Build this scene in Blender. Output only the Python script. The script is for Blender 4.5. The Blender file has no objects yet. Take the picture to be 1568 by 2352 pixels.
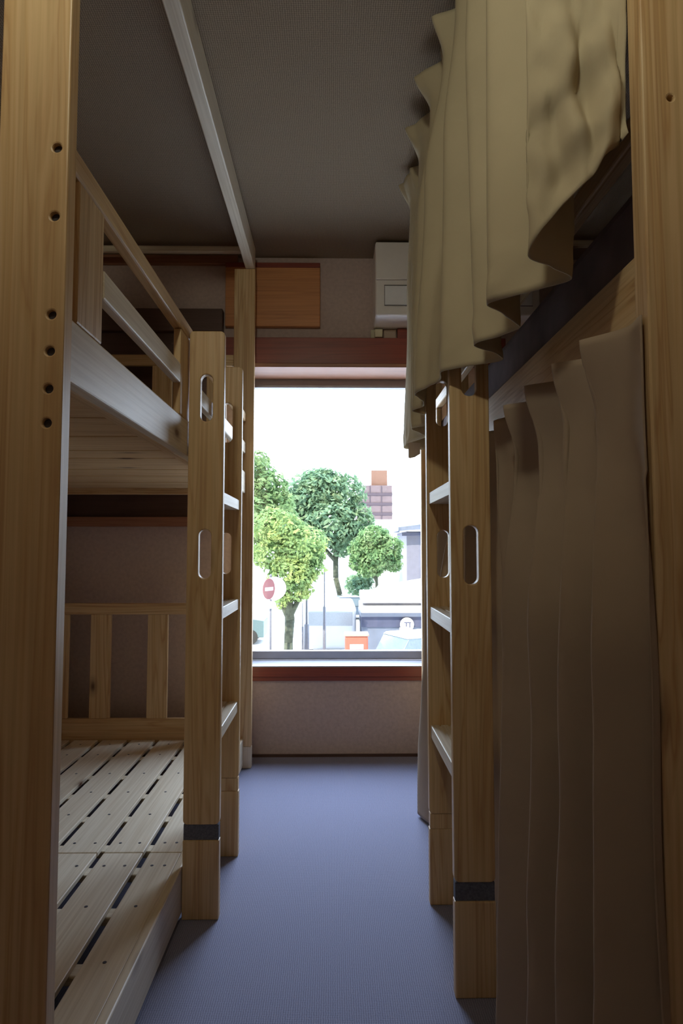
import bpy, bmesh, math, random
from mathutils import Vector, Matrix, noise
random.seed(7)
C = bpy.context.scene.collection
PI = math.pi
SC = bpy.context.scene

# ------------------------------------------------------------------ materials
def new_mat(name):
    m = bpy.data.materials.new(name); m.use_nodes = True
    nt = m.node_tree; nt.nodes.clear()
    out = nt.nodes.new('ShaderNodeOutputMaterial')
    b = nt.nodes.new('ShaderNodeBsdfPrincipled')
    nt.links.new(b.outputs[0], out.inputs[0])
    return m, nt, b, out

def N(nt, t, **kw):
    n = nt.nodes.new(t)
    for k, v in kw.items():
        if k.startswith('i_'):
            n.inputs[k[2:].replace('_', ' ')].default_value = v
        else:
            setattr(n, k, v)
    return n

def ramp(nt, stops):
    r = nt.nodes.new('ShaderNodeValToRGB')
    e = r.color_ramp.elements
    while len(e) < len(stops): e.new(0.5)
    for i, (p, c) in enumerate(stops):
        e[i].position = p; e[i].color = (*c, 1)
    return r

def plain(name, col, rough=0.6, metal=0.0, var=0.06, scale=25, bump=0.0):
    m, nt, b, out = new_mat(name)
    tc = N(nt, 'ShaderNodeTexCoord')
    nz = N(nt, 'ShaderNodeTexNoise'); nz.inputs['Scale'].default_value = scale
    nt.links.new(tc.outputs['Object'], nz.inputs['Vector'])
    lo = tuple(max(0, c * (1 - var)) for c in col); hi = tuple(min(1, c * (1 + var)) for c in col)
    r = ramp(nt, [(0.3, lo), (0.7, hi)])
    nt.links.new(nz.outputs[0], r.inputs[0]); nt.links.new(r.outputs[0], b.inputs['Base Color'])
    b.inputs['Roughness'].default_value = rough; b.inputs['Metallic'].default_value = metal
    if bump:
        bp = N(nt, 'ShaderNodeBump'); bp.inputs['Strength'].default_value = bump; bp.inputs['Distance'].default_value = 0.002
        nt.links.new(nz.outputs[0], bp.inputs['Height']); nt.links.new(bp.outputs[0], b.inputs['Normal'])
    return m

def wood(name, axis, light, mid, dark, knot=(0.10, 0.035, 0.012), knots=True, rough=0.42, streak=0.5, seed=0.0):
    """grain runs along `axis`"""
    m, nt, b, out = new_mat(name)
    tc = N(nt, 'ShaderNodeTexCoord'); oi = N(nt, 'ShaderNodeObjectInfo')
    mul = N(nt, 'ShaderNodeMath', operation='MULTIPLY_ADD'); mul.inputs[1].default_value = 17.0; mul.inputs[2].default_value = seed
    nt.links.new(oi.outputs['Random'], mul.inputs[0])
    add = N(nt, 'ShaderNodeVectorMath', operation='ADD')
    nt.links.new(tc.outputs['Object'], add.inputs[0]); nt.links.new(mul.outputs[0], add.inputs[1])
    def mapped(al, ac):
        mp = N(nt, 'ShaderNodeMapping'); s = [ac, ac, ac]; s['xyz'.index(axis)] = al
        mp.inputs['Scale'].default_value = s
        nt.links.new(add.outputs[0], mp.inputs['Vector']); return mp
    # broad growth rings, bent by a slow noise
    m1 = mapped(0.9, 20.0)
    n1 = N(nt, 'ShaderNodeTexNoise'); n1.inputs['Scale'].default_value = 1.0; n1.inputs['Detail'].default_value = 3; n1.inputs['Distortion'].default_value = 1.1
    nt.links.new(m1.outputs[0], n1.inputs['Vector'])
    ring = N(nt, 'ShaderNodeMath', operation='MULTIPLY'); ring.inputs[1].default_value = 5.0
    nt.links.new(n1.outputs[0], ring.inputs[0])
    fr = N(nt, 'ShaderNodeMath', operation='FRACT'); nt.links.new(ring.outputs[0], fr.inputs[0])
    r1 = ramp(nt, [(0.0, mid), (0.30, light), (0.66, light), (0.90, dark), (1.0, mid)])
    nt.links.new(fr.outputs[0], r1.inputs[0])
    # fine fibre
    m2 = mapped(2.5, 160.0)
    n2 = N(nt, 'ShaderNodeTexNoise'); n2.inputs['Scale'].default_value = 1.0; n2.inputs['Detail'].default_value = 2
    nt.links.new(m2.outputs[0], n2.inputs['Vector'])
    r2 = ramp(nt, [(0.3, (0.80, 0.76, 0.70)), (0.62, (1, 1, 1))])
    nt.links.new(n2.outputs[0], r2.inputs[0])
    # wide tone drift
    m3 = mapped(0.5, 6.0)
    n3 = N(nt, 'ShaderNodeTexNoise'); n3.inputs['Scale'].default_value = 1.0
    nt.links.new(m3.outputs[0], n3.inputs['Vector'])
    mixa = N(nt, 'ShaderNodeMix', data_type='RGBA'); nt.links.new(n3.outputs[0], mixa.inputs['Factor'])
    nt.links.new(r1.outputs[0], mixa.inputs['A']); mixa.inputs['B'].default_value = (*mid, 1)
    blend = N(nt, 'ShaderNodeMix', data_type='RGBA'); blend.inputs['Factor'].default_value = 1 - streak
    nt.links.new(mixa.outputs['Result'], blend.inputs['A']); blend.inputs['B'].default_value = (*light, 1)
    mm = N(nt, 'ShaderNodeMix', data_type='RGBA', blend_type='MULTIPLY'); mm.inputs['Factor'].default_value = 0.8
    nt.links.new(blend.outputs['Result'], mm.inputs['A']); nt.links.new(r2.outputs[0], mm.inputs['B'])
    last = mm.outputs['Result']
    if knots:
        m4 = mapped(2.6, 5.5)
        v = N(nt, 'ShaderNodeTexVoronoi'); v.inputs['Scale'].default_value = 1.0
        nt.links.new(m4.outputs[0], v.inputs['Vector'])
        kr = ramp(nt, [(0.035, (1, 1, 1)), (0.085, (0.35, 0.35, 0.35)), (0.16, (0, 0, 0))])
        nt.links.new(v.outputs['Distance'], kr.inputs[0])
        sep = N(nt, 'ShaderNodeSeparateColor'); nt.links.new(v.outputs['Color'], sep.inputs[0])
        gt = N(nt, 'ShaderNodeMath', operation='GREATER_THAN'); gt.inputs[1].default_value = 0.35
        nt.links.new(sep.outputs[0], gt.inputs[0])
        mk = N(nt, 'ShaderNodeMath', operation='MULTIPLY'); nt.links.new(kr.outputs[0], mk.inputs[0]); nt.links.new(gt.outputs[0], mk.inputs[1])
        mx = N(nt, 'ShaderNodeMix', data_type='RGBA'); nt.links.new(mk.outputs[0], mx.inputs['Factor'])
        nt.links.new(last, mx.inputs['A']); mx.inputs['B'].default_value = (*knot, 1)
        last = mx.outputs['Result']
    nt.links.new(last, b.inputs['Base Color'])
    b.inputs['Roughness'].default_value = rough
    bp = N(nt, 'ShaderNodeBump'); bp.inputs['Strength'].default_value = 0.15; bp.inputs['Distance'].default_value = 0.001
    nt.links.new(n2.outputs[0], bp.inputs['Height']); nt.links.new(bp.outputs[0], b.inputs['Normal'])
    return m

PL, PM, PD = (0.74, 0.55, 0.31), (0.60, 0.38, 0.17), (0.40, 0.185, 0.06)
PINE = {a: wood('pine_' + a, a, PL, PM, PD, streak=.85) for a in 'xyz'}
PALE = {a: wood('pale_pine_' + a, a, (0.76, 0.67, 0.52), (0.70, 0.58, 0.42), (0.56, 0.41, 0.26), streak=0.35) for a in 'xyz'}
REDWOOD = wood('red_brown_wood', 'x', (0.26, 0.055, 0.03), (0.20, 0.038, 0.024), (0.12, 0.022, 0.016), knots=False, rough=0.35)
BOARDWOOD = wood('orange_board_wood', 'x', (0.62, 0.27, 0.10), (0.50, 0.20, 0.07), (0.33, 0.10, 0.04), knots=True)
TRIMWOOD = wood('trim_wood', 'x', (0.34, 0.15, 0.085), (0.27, 0.11, 0.06), (0.18, 0.07, 0.035), knots=False)
DARKWOOD = wood('dark_wood', 'x', (0.10, 0.05, 0.035), (0.08, 0.04, 0.03), (0.05, 0.02, 0.015), knots=False)
PLASTER = plain('plaster', (0.50, 0.39, 0.35), 0.9, var=0.08, scale=60, bump=0.3)
ALU = plain('aluminium_frame', (0.30, 0.30, 0.33), 0.45, 0.6, var=0.03)
SILLM = plain('sill_top', (0.34, 0.33, 0.36), 0.3, 0.0, var=0.03)
WHITEP = plain('white_plastic', (0.80, 0.74, 0.70), 0.4, var=0.02)
WHITEP2 = plain('white_plastic_cool', (0.84, 0.82, 0.84), 0.35, var=0.02)
DKPL = plain('dark_line_plastic', (0.05, 0.04, 0.04), 0.5)
IVORY = plain('ivory_plastic', (0.62, 0.56, 0.38), 0.45, var=0.02)
BEIGEP = plain('beige_plate', (0.50, 0.39, 0.30), 0.5, var=0.02)
GREYSTRIP = plain('grey_strip', (0.10, 0.10, 0.12), 0.8, var=0.3, scale=200)
SCREW = plain('screw_steel', (0.10, 0.10, 0.12), 0.4, 0.5)
MATTRESS = plain('mattress_cloth', (0.20, 0.15, 0.155), 0.9, var=0.2, scale=12, bump=0.4)

def weave(name, c1, c2, pitch, strength=0.6, rough=0.95, bump=0.5, axes=('X', 'Y'), big=0.12, wx=0.5):
    m, nt, b, out = new_mat(name)
    tc = N(nt, 'ShaderNodeTexCoord')
    nzv = N(nt, 'ShaderNodeTexNoise'); nzv.inputs['Scale'].default_value = 30
    nt.links.new(tc.outputs['Object'], nzv.inputs['Vector'])
    ws = []
    for ax in axes:
        w = N(nt, 'ShaderNodeTexWave'); w.bands_direction = ax
        w.inputs['Scale'].default_value = 0.314 / pitch; w.inputs['Distortion'].default_value = 2.5
        w.inputs['Detail'].default_value = 2; w.inputs['Detail Scale'].default_value = 1.5
        nt.links.new(tc.outputs['Object'], w.inputs['Vector']); ws.append(w)
    mx = N(nt, 'ShaderNodeMix', data_type='FLOAT'); mx.inputs['Factor'].default_value = wx
    nt.links.new(ws[0].outputs['Fac'], mx.inputs['A']); nt.links.new(ws[1].outputs['Fac'], mx.inputs['B'])
    mx2 = N(nt, 'ShaderNodeMix', data_type='FLOAT'); mx2.inputs['Factor'].default_value = 0.35
    nf = N(nt, 'ShaderNodeTexNoise'); nf.inputs['Scale'].default_value = 1.2 / pitch
    nt.links.new(tc.outputs['Object'], nf.inputs['Vector'])
    nt.links.new(mx.outputs['Result'], mx2.inputs['A']); nt.links.new(nf.outputs[0], mx2.inputs['B'])
    r = ramp(nt, [(0.25, c1), (0.75, c2)]); nt.links.new(mx2.outputs['Result'], r.inputs[0])
    nt.links.new(r.outputs[0], b.inputs['Base Color'])
    b.inputs['Roughness'].default_value = rough
    bp = N(nt, 'ShaderNodeBump'); bp.inputs['Strength'].default_value = bump; bp.inputs['Distance'].default_value = 0.0015
    nt.links.new(mx2.outputs['Result'], bp.inputs['Height']); nt.links.new(bp.outputs[0], b.inputs['Normal'])
    return m
CARPET = weave('blue_grey_carpet', (0.18, 0.18, 0.255), (0.30, 0.30, 0.41), 0.0052, wx=0.35)
CEIL = weave('woven_ceiling_paper', (0.17, 0.125, 0.080), (0.34, 0.25, 0.165), 0.0065, bump=0.6, wx=0.4)

def cloth(name, col, trans=0.12):
    m, nt, b, out = new_mat(name)
    tc = N(nt, 'ShaderNodeTexCoord')
    nz = N(nt, 'ShaderNodeTexNoise'); nz.inputs['Scale'].default_value = 6; nz.inputs['Detail'].default_value = 6
    nt.links.new(tc.outputs['Object'], nz.inputs['Vector'])
    r = ramp(nt, [(0.3, tuple(c * 0.9 for c in col)), (0.7, col)])
    nt.links.new(nz.outputs[0], r.inputs[0]); nt.links.new(r.outputs[0], b.inputs['Base Color'])
    b.inputs['Roughness'].default_value = 0.9
    b.inputs['Specular IOR Level'].default_value = 0.08
    n2 = N(nt, 'ShaderNodeTexNoise'); n2.inputs['Scale'].default_value = 11; n2.inputs['Detail'].default_value = 4
    nt.links.new(tc.outputs['Object'], n2.inputs['Vector'])
    bp = N(nt, 'ShaderNodeBump'); bp.inputs['Strength'].default_value = 0.25; bp.inputs['Distance'].default_value = 0.01
    nt.links.new(n2.outputs[0], bp.inputs['Height']); nt.links.new(bp.outputs[0], b.inputs['Normal'])
    return m
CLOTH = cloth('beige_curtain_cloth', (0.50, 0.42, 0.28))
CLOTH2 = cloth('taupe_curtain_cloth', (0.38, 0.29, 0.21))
CLOTHP = cloth('pale_lining_cloth', (0.62, 0.54, 0.46))

def foliage(name, c1, c2, c3):
    m = bpy.data.materials.new(name); m.use_nodes = True; nt = m.node_tree; nt.nodes.clear()
    out = nt.nodes.new('ShaderNodeOutputMaterial')
    d = N(nt, 'ShaderNodeBsdfDiffuse'); t = N(nt, 'ShaderNodeBsdfTranslucent'); mx = N(nt, 'ShaderNodeMixShader'); mx.inputs[0].default_value = 0.35
    tc = N(nt, 'ShaderNodeTexCoord'); nz = N(nt, 'ShaderNodeTexNoise'); nz.inputs['Scale'].default_value = 2.2; nz.inputs['Detail'].default_value = 5
    nt.links.new(tc.outputs['Object'], nz.inputs['Vector'])
    r = ramp(nt, [(0.35, c1), (0.5, c2), (0.68, c3)])
    nt.links.new(nz.outputs[0], r.inputs[0])
    for s in (d, t): nt.links.new(r.outputs[0], s.inputs['Color'])
    nt.links.new(d.outputs[0], mx.inputs[1]); nt.links.new(t.outputs[0], mx.inputs[2]); nt.links.new(mx.outputs[0], out.inputs[0])
    return m
LEAF_Y = foliage('young_green_leaves', (0.13, 0.22, 0.09), (0.28, 0.39, 0.15), (0.45, 0.50, 0.17))
LEAF_D = foliage('deep_green_leaves', (0.11, 0.19, 0.12), (0.21, 0.32, 0.18), (0.36, 0.45, 0.25))
LEAF_M = foliage('mid_green_leaves', (0.10, 0.19, 0.08), (0.21, 0.32, 0.13), (0.36, 0.45, 0.22))
BARK = plain('bark', (0.085, 0.09, 0.055), 0.9, var=0.4, scale=9)
ROAD = plain('pale_road', (0.55, 0.54, 0.52), 0.9, var=0.04, scale=1)
PAVE = plain('pale_pavement', (0.42, 0.41, 0.40), 0.9, var=0.05, scale=3)
OFFW = plain('white_painted', (0.80, 0.78, 0.76), 0.5, var=0.03, scale=3)
GREYW = plain('grey_lilac_wall', (0.20, 0.19, 0.23), 0.8, var=0.06, scale=3)
SLATE = plain('slate_blue_band', (0.075, 0.08, 0.13), 0.6, var=0.1, scale=3)
SLATE2 = plain('grey_blue_panel', (0.17, 0.19, 0.24), 0.6, var=0.1, scale=3)
BRICKP = plain('pink_brown_facade', (0.19, 0.14, 0.145), 0.8, var=0.08, scale=1)
BRICKO = plain('pale_orange_block', (0.24, 0.13, 0.09), 0.8, var=0.05, scale=1)
BAND = plain('dark_facade_band', (0.10, 0.075, 0.09), 0.8)
REDP = plain('faded_orange_red', (0.42, 0.11, 0.06), 0.5, var=0.06, scale=4)
SIGNR = plain('sign_red', (0.22, 0.055, 0.055), 0.5, var=0.04)
POLEM = plain('grey_pole', (0.17, 0.16, 0.17), 0.6, var=0.1)
CARW = plain('white_car_paint', (0.75, 0.76, 0.76), 0.3, var=0.02)
CARB = plain('blue_grey_car_paint', (0.08, 0.11, 0.15), 0.4, var=0.1)
CART = plain('teal_car_paint', (0.11, 0.17, 0.17), 0.4, var=0.1)
DGLASS = plain('dark_car_glass', (0.16, 0.20, 0.22), 0.15, var=0.1)
TYRE = plain('tyre', (0.03, 0.03, 0.03), 0.9)
LAMPW = None

def glass_mat():
    m = bpy.data.materials.new('window_glass'); m.use_nodes = True; nt = m.node_tree; nt.nodes.clear()
    out = nt.nodes.new('ShaderNodeOutputMaterial')
    t = N(nt, 'ShaderNodeBsdfTransparent'); t.inputs[0].default_value = (0.97, 0.985, 0.98, 1)
    g = N(nt, 'ShaderNodeBsdfGlossy'); g.inputs['Roughness'].default_value = 0.02
    lw = N(nt, 'ShaderNodeLayerWeight'); pw = N(nt, 'ShaderNodeMath', operation='POWER'); pw.inputs[1].default_value = 5
    nt.links.new(lw.outputs['Facing'], pw.inputs[0])
    fr = N(nt, 'ShaderNodeMath', operation='MULTIPLY_ADD'); fr.inputs[1].default_value = .6; fr.inputs[2].default_value = .03
    nt.links.new(pw.outputs[0], fr.inputs[0])
    mx = N(nt, 'ShaderNodeMixShader')
    nt.links.new(fr.outputs[0], mx.inputs[0]); nt.links.new(t.outputs[0], mx.inputs[1]); nt.links.new(g.outputs[0], mx.inputs[2])
    nt.links.new(mx.outputs[0], out.inputs[0]); return m
GLASS = glass_mat()

def emit_mat(name, col, s):
    m = bpy.data.materials.new(name); m.use_nodes = True; nt = m.node_tree; nt.nodes.clear()
    out = nt.nodes.new('ShaderNodeOutputMaterial'); e = N(nt, 'ShaderNodeEmission')
    e.inputs[0].default_value = (*col, 1); e.inputs[1].default_value = s
    nt.links.new(e.outputs[0], out.inputs[0]); return m

# ------------------------------------------------------------------ mesh helpers
def link(name, me, mat, parent=None, **props):
    o = bpy.data.objects.new(name, me); C.objects.link(o)
    if mat is not None:
        for q in (mat if isinstance(mat, (list, tuple)) else [mat]): me.materials.append(q)
    if parent is not None: o.parent = parent
    for k, v in props.items(): o[k] = v
    return o

def bm_obj(name, bm, mat, parent=None, smooth=False, **props):
    bmesh.ops.recalc_face_normals(bm, faces=bm.faces)
    me = bpy.data.meshes.new(name); bm.to_mesh(me); bm.free()
    if smooth:
        for p in me.polygons: p.use_smooth = True
    return link(name, me, mat, parent, **props)

def box(bm, x0, x1, y0, y1, z0, z1, bev=0.0, seg=2, mi=0):
    x0, x1 = sorted((x0, x1)); y0, y1 = sorted((y0, y1)); z0, z1 = sorted((z0, z1))
    r = bmesh.ops.create_cube(bm, size=1.0)
    vs = r['verts']
    for v in vs:
        v.co.x = x0 + (v.co.x + .5) * (x1 - x0); v.co.y = y0 + (v.co.y + .5) * (y1 - y0); v.co.z = z0 + (v.co.z + .5) * (z1 - z0)
    fs = set(f for v in vs for f in v.link_faces)
    for f in fs: f.material_index = mi
    if bev:
        es = list(set(e for v in vs for e in v.link_edges))
        bmesh.ops.bevel(bm, geom=es, offset=min(bev, .45 * min(x1 - x0, y1 - y0, z1 - z0)), segments=seg, profile=0.5, affect='EDGES')
    return bm

def cyl(bm, p0, p1, r0, r1=None, n=16, mi=0):
    p0, p1 = Vector(p0), Vector(p1); r1 = r0 if r1 is None else r1
    d = p1 - p0; q = d.to_track_quat('Z', 'Y').to_matrix()
    a, b = [], []
    for i in range(n):
        t = 2 * PI * i / n; u = Vector((math.cos(t), math.sin(t), 0))
        a.append(bm.verts.new(p0 + q @ (u * r0))); b.append(bm.verts.new(p1 + q @ (u * r1)))
    for i in range(n):
        f = bm.faces.new((a[i], a[(i + 1) % n], b[(i + 1) % n], b[i])); f.material_index = mi; f.smooth = True
    f = bm.faces.new(a[::-1]); f.material_index = mi
    f = bm.faces.new(b); f.material_index = mi

def tube(bm, pts, r, n=8):
    for i in range(len(pts) - 1):
        rr = r if not isinstance(r, (list, tuple)) else r[i]; r2 = r if not isinstance(r, (list, tuple)) else r[i + 1]
        cyl(bm, pts[i], pts[i + 1], rr, r2, n)

def one_box(name, b, mat, parent=None, bev=0.003, **props):
    bm = bmesh.new(); box(bm, *b, bev=bev); return bm_obj(name, bm, mat, parent, **props)

def rrect(x0, x1, y0, y1, r, n=5):
    pts = []
    for cx, cy, a0 in ((x1 - r, y1 - r, 0), (x0 + r, y1 - r, 90), (x0 + r, y0 + r, 180), (x1 - r, y0 + r, 270)):
        for k in range(n + 1):
            a = math.radians(a0 + 90 * k / n); pts.append((cx + r * math.cos(a), cy + r * math.sin(a)))
    return pts

def circle(cx, cy, r, n=16): return [(cx + r * math.cos(2 * PI * k / n), cy + r * math.sin(2 * PI * k / n)) for k in range(n)]

def cut_board(name, loops, thick, bevel, y0, mat, parent=None, **props):
    """board in the XZ plane (loops: outline first, then holes), from y0 to y0+thick"""
    cu = bpy.data.curves.new(name + '_c', 'CURVE'); cu.dimensions = '2D'; cu.fill_mode = 'BOTH'
    cu.extrude = thick / 2 - bevel; cu.bevel_depth = bevel; cu.bevel_resolution = 1; cu.offset = -bevel
    for lp in loops:
        sp = cu.splines.new('POLY'); sp.points.add(len(lp) - 1); sp.use_cyclic_u = True
        for p, q in zip(sp.points, lp): p.co = (q[0], q[1], 0, 1)
    t = bpy.data.objects.new('tmp', cu); C.objects.link(t)
    bpy.context.view_layer.update()
    me = bpy.data.meshes.new_from_object(t.evaluated_get(bpy.context.evaluated_depsgraph_get()))
    bpy.data.objects.remove(t); bpy.data.curves.remove(cu)
    me.name = name
    me.transform(Matrix.Translation((0, y0 + thick / 2, 0)) @ Matrix.Rotation(PI / 2, 4, 'X'))
    me.materials.clear()
    bm = bmesh.new(); bm.from_mesh(me); bmesh.ops.remove_doubles(bm, verts=bm.verts, dist=1e-5)
    bmesh.ops.recalc_face_normals(bm, faces=bm.faces); bm.to_mesh(me); bm.free()
    for p in me.polygons: p.material_index = 0; p.use_smooth = False
    return link(name, me, mat, parent, **props)

def empty(name, loc, **props):
    o = bpy.data.objects.new(name, None); C.objects.link(o); o.location = loc; o.empty_display_size = 0.1
    for k, v in props.items(): o[k] = v
    return o

def struct(name, bm, mat, parent=None):
    o = bm_obj(name, bm, mat, parent)
    if parent is None: o['kind'] = 'structure'
    return o

# ------------------------------------------------------------------ room shell
CEZ = 2.525; WY = 3.186; XL = -1.52; XR = 1.56; YB = -2.2
bm = bmesh.new(); box(bm, XL - .1, XR + .1, YB - .1, WY + .02, -.1, 0); struct('floor', bm, CARPET)
bm = bmesh.new(); box(bm, XL - .1, XR + .1, YB - .1, WY + .3, CEZ, CEZ + .1); struct('ceiling', bm, CEIL)
WX0, WX1, WZ0, WZ1 = -0.47, 0.52, 0.40, 1.955
bm = bmesh.new()
box(bm, XL - .1, WX0, WY, WY + .2, -.1, CEZ); box(bm, WX1, XR + .1, WY, WY + .2, -.1, CEZ)
box(bm, WX0, WX1, WY, WY + .2, -.1, WZ0); box(bm, WX0, WX1, WY, WY + .2, WZ1, CEZ)
struct('wall_back', bm, PLASTER)
bm = bmesh.new(); box(bm, XL - .1, XL, YB, WY, 0, CEZ); struct('wall_left', bm, PLASTER)
bm = bmesh.new(); box(bm, XR, XR + .1, YB, WY, 0, CEZ); struct('wall_right', bm, PLASTER)
bm = bmesh.new(); box(bm, XL - .1, XR + .1, YB - .1, YB, 0, CEZ); struct('wall_front', bm, PLASTER)

# window with frame, sill, head
w = empty('window_1', (0, 0, 0), kind='structure')
GY = 3.34
for nm, b in (('frame_head', (WX0, WX1, GY, GY + .045, 1.885, WZ1 - .02)), ('frame_foot', (WX0, WX1, GY, GY + .045, .445, .490)),
              ('frame_side', (WX0, WX0 + .03, GY, GY + .045, .490, 1.885)), ('frame_side', (WX1 - .03, WX1, GY, GY + .045, .490, 1.885))):
    one_box(nm, b, ALU, w, .004)
one_box('pane', (WX0 + .03, WX1 - .03, GY + .022, GY + .027, .490, 1.885), GLASS, w, 0)
bm = bmesh.new(); box(bm, WX0 - .03, WX1 + .03, 3.160, GY + .045, .392, .4395, bev=.002); bm_obj('sill_board', bm, REDWOOD, w)
bm = bmesh.new(); box(bm, WX0 - .03, WX1 + .03, 3.160, GY, .440, .4445); bm_obj('sill_top', bm, SILLM, w)
bm = bmesh.new(); box(bm, WX0 - .03, WX1 + .03, 3.170, WY, .370, .3915, bev=.002); bm_obj('sill_apron', bm, REDWOOD, w)
bm = bmesh.new(); box(bm, WX0 - .03, WX1 + .03, 3.11, GY + .045, 1.930, 1.950, bev=.002); struct('trim_1', bm, TRIMWOOD)
bm = bmesh.new(); box(bm, WX0 - .08, WX1 + .35, 3.12, WY, 1.9505, 2.085, bev=.003); struct('trim_2', bm, REDWOOD)
bm = bmesh.new(); box(bm, WX0 - .03, WX0, 3.16, GY, .445, 1.930, bev=.002); box(bm, WX1, WX1 + .03, 3.16, GY, .445, 1.930, bev=.002); struct('trim_3', bm, REDWOOD)
# shuttered opening to the left of the window
w2 = empty('window_2', (0, 0, 0), kind='structure')
one_box('shutter_panel', (XL, -.62, 3.165, WY, 1.181, 2.12), DARKWOOD, w2, 0)
one_box('window_head', (XL, -.56, 3.13, WY, 2.12, 2.235), DARKWOOD, w2, .003)
one_box('window_ledge', (XL, -.56, 3.12, WY, 1.133, 1.181), TRIMWOOD, w2, .003)
bm = bmesh.new(); box(bm, XL, XR, WY - .012, WY, 0.0, .012); struct('baseboard_back', bm, DARKWOOD)
bm = bmesh.new(); box(bm, XL, -.49, WY - .03, WY, CEZ - .045, CEZ, bev=.002); struct('trim_4', bm, TRIMWOOD)

# door behind the camera in wall_front, plain
d = empty('door_1', (0, 0, 0), kind='structure')
one_box('door_leaf', (-.4, .4, YB, YB + .03, 0, 2.0), PALE['z'], d)
bm = bmesh.new(); cyl(bm, (.32, YB + .03, .95), (.32, YB + .08, .95), .02); bm_obj('door_knob', bm, ALU, d)

# ceiling lamp behind the camera
lamp = empty('ceiling_lamp', (-0.22, 0.05, CEZ), label='small ceiling lamp with a round baffle, added to block downward light, over the aisle', category='lamp')
bm = bmesh.new(); cyl(bm, (0, 0, -.03), (0, 0, 0), .17, .17, 32); bm_obj('lamp_base', bm, WHITEP, lamp)
bm = bmesh.new(); cyl(bm, (0, 0, -.055), (0, 0, -.03), .06, .07, 32)
LAMPE = emit_mat('warm_lamp_glow', (1.0, 0.86, 0.62), 4.0)
bm_obj('lamp_shade', bm, LAMPE, lamp)
bm = bmesh.new(); cyl(bm, (0, 0, -.255), (0, 0, -.250), .10, .105, 40); tr = bm_obj('light_baffle', bm, ALU, lamp)  # baffle added under the bulb to block its steep downward light
for a_ in (0, 120, 240):
    ca, sa = .09 * math.cos(math.radians(a_)), .09 * math.sin(math.radians(a_))
    bm = bmesh.new(); cyl(bm, (ca, sa, -.25), (ca, sa, -.03), .0015, n=6); bm_obj('baffle_wire', bm, ALU, lamp)

# ------------------------------------------------------------------ wall things
t = empty('wall_board', (-.31, 3.165, 2.153), label='square orange-brown wooden board fixed high on the wall above the window', category='board')
bm = bmesh.new(); box(bm, -.241, .242, -.012, .021, 0, .33, bev=.004); bm_obj('panel', bm, BOARDWOOD, t)
bm = bmesh.new(); box(bm, -.241, .242, -.018, -.0125, .305, .33, bev=.002); bm_obj('edge_strip', bm, REDWOOD, t)

ac = empty('air_conditioner', (.203, 2.985, 2.148), label='white wall-mounted air conditioner above the window, half hidden by the curtain', category='air conditioner')
bm = bmesh.new(); box(bm, 0, .80, 0, .201, 0, .368, bev=.012, seg=3); bm_obj('casing', bm, WHITEP, ac)
bm = bmesh.new(); box(bm, .002, .798, -.012, -.001, .175, .360, bev=.005); bm_obj('front_panel', bm, WHITEP, ac)
bm = bmesh.new(); box(bm, .045, .76, -.008, -.001, .05, .145, bev=.003); lv = bm_obj('air_flap', bm, WHITEP2, ac)
bm = bmesh.new(); box(bm, .044, .761, -.0095, -.008, .046, .049); box(bm, .044, .761, -.0095, -.008, .145, .148); box(bm, .0425, .0445, -.0095, -.008, .046, .148)
bm_obj('flap_gap', bm, DKPL, lv)

t = empty('wall_outlet', (.222, 3.186, 2.086), label='small ivory wall outlet with a plug below the air conditioner', category='outlet')
bm = bmesh.new(); box(bm, -.03, .03, -.012, 0, 0, .060, bev=.003); bm_obj('face_plate', bm, IVORY, t)
bm = bmesh.new(); box(bm, -.012, .028, -.045, -.0125, .010, .052, bev=.004); bm_obj('plug', bm, IVORY, t)
one_box('cover_plate', (.258, .322, 3.168, 3.186, 2.085, 2.145), BEIGEP, None, .004, label='flat beige cover plate to the right of the small outlet', category='cover plate')
one_box('wood_block', (.326, .50, 3.15, 3.186, 2.088, 2.145), REDWOOD, None, .003, label='dark red wooden block beside the beige plate, half behind the curtain', category='wood block')

# ------------------------------------------------------------------ bunk beds
def rail_box(name, s, x0, x1, y0, y1, z0, z1, mat, par, bev=.004, **p):
    return one_box(name, (s * x0, s * x1, y0, y1, z0, z1), mat, par, bev, **p)

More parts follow.
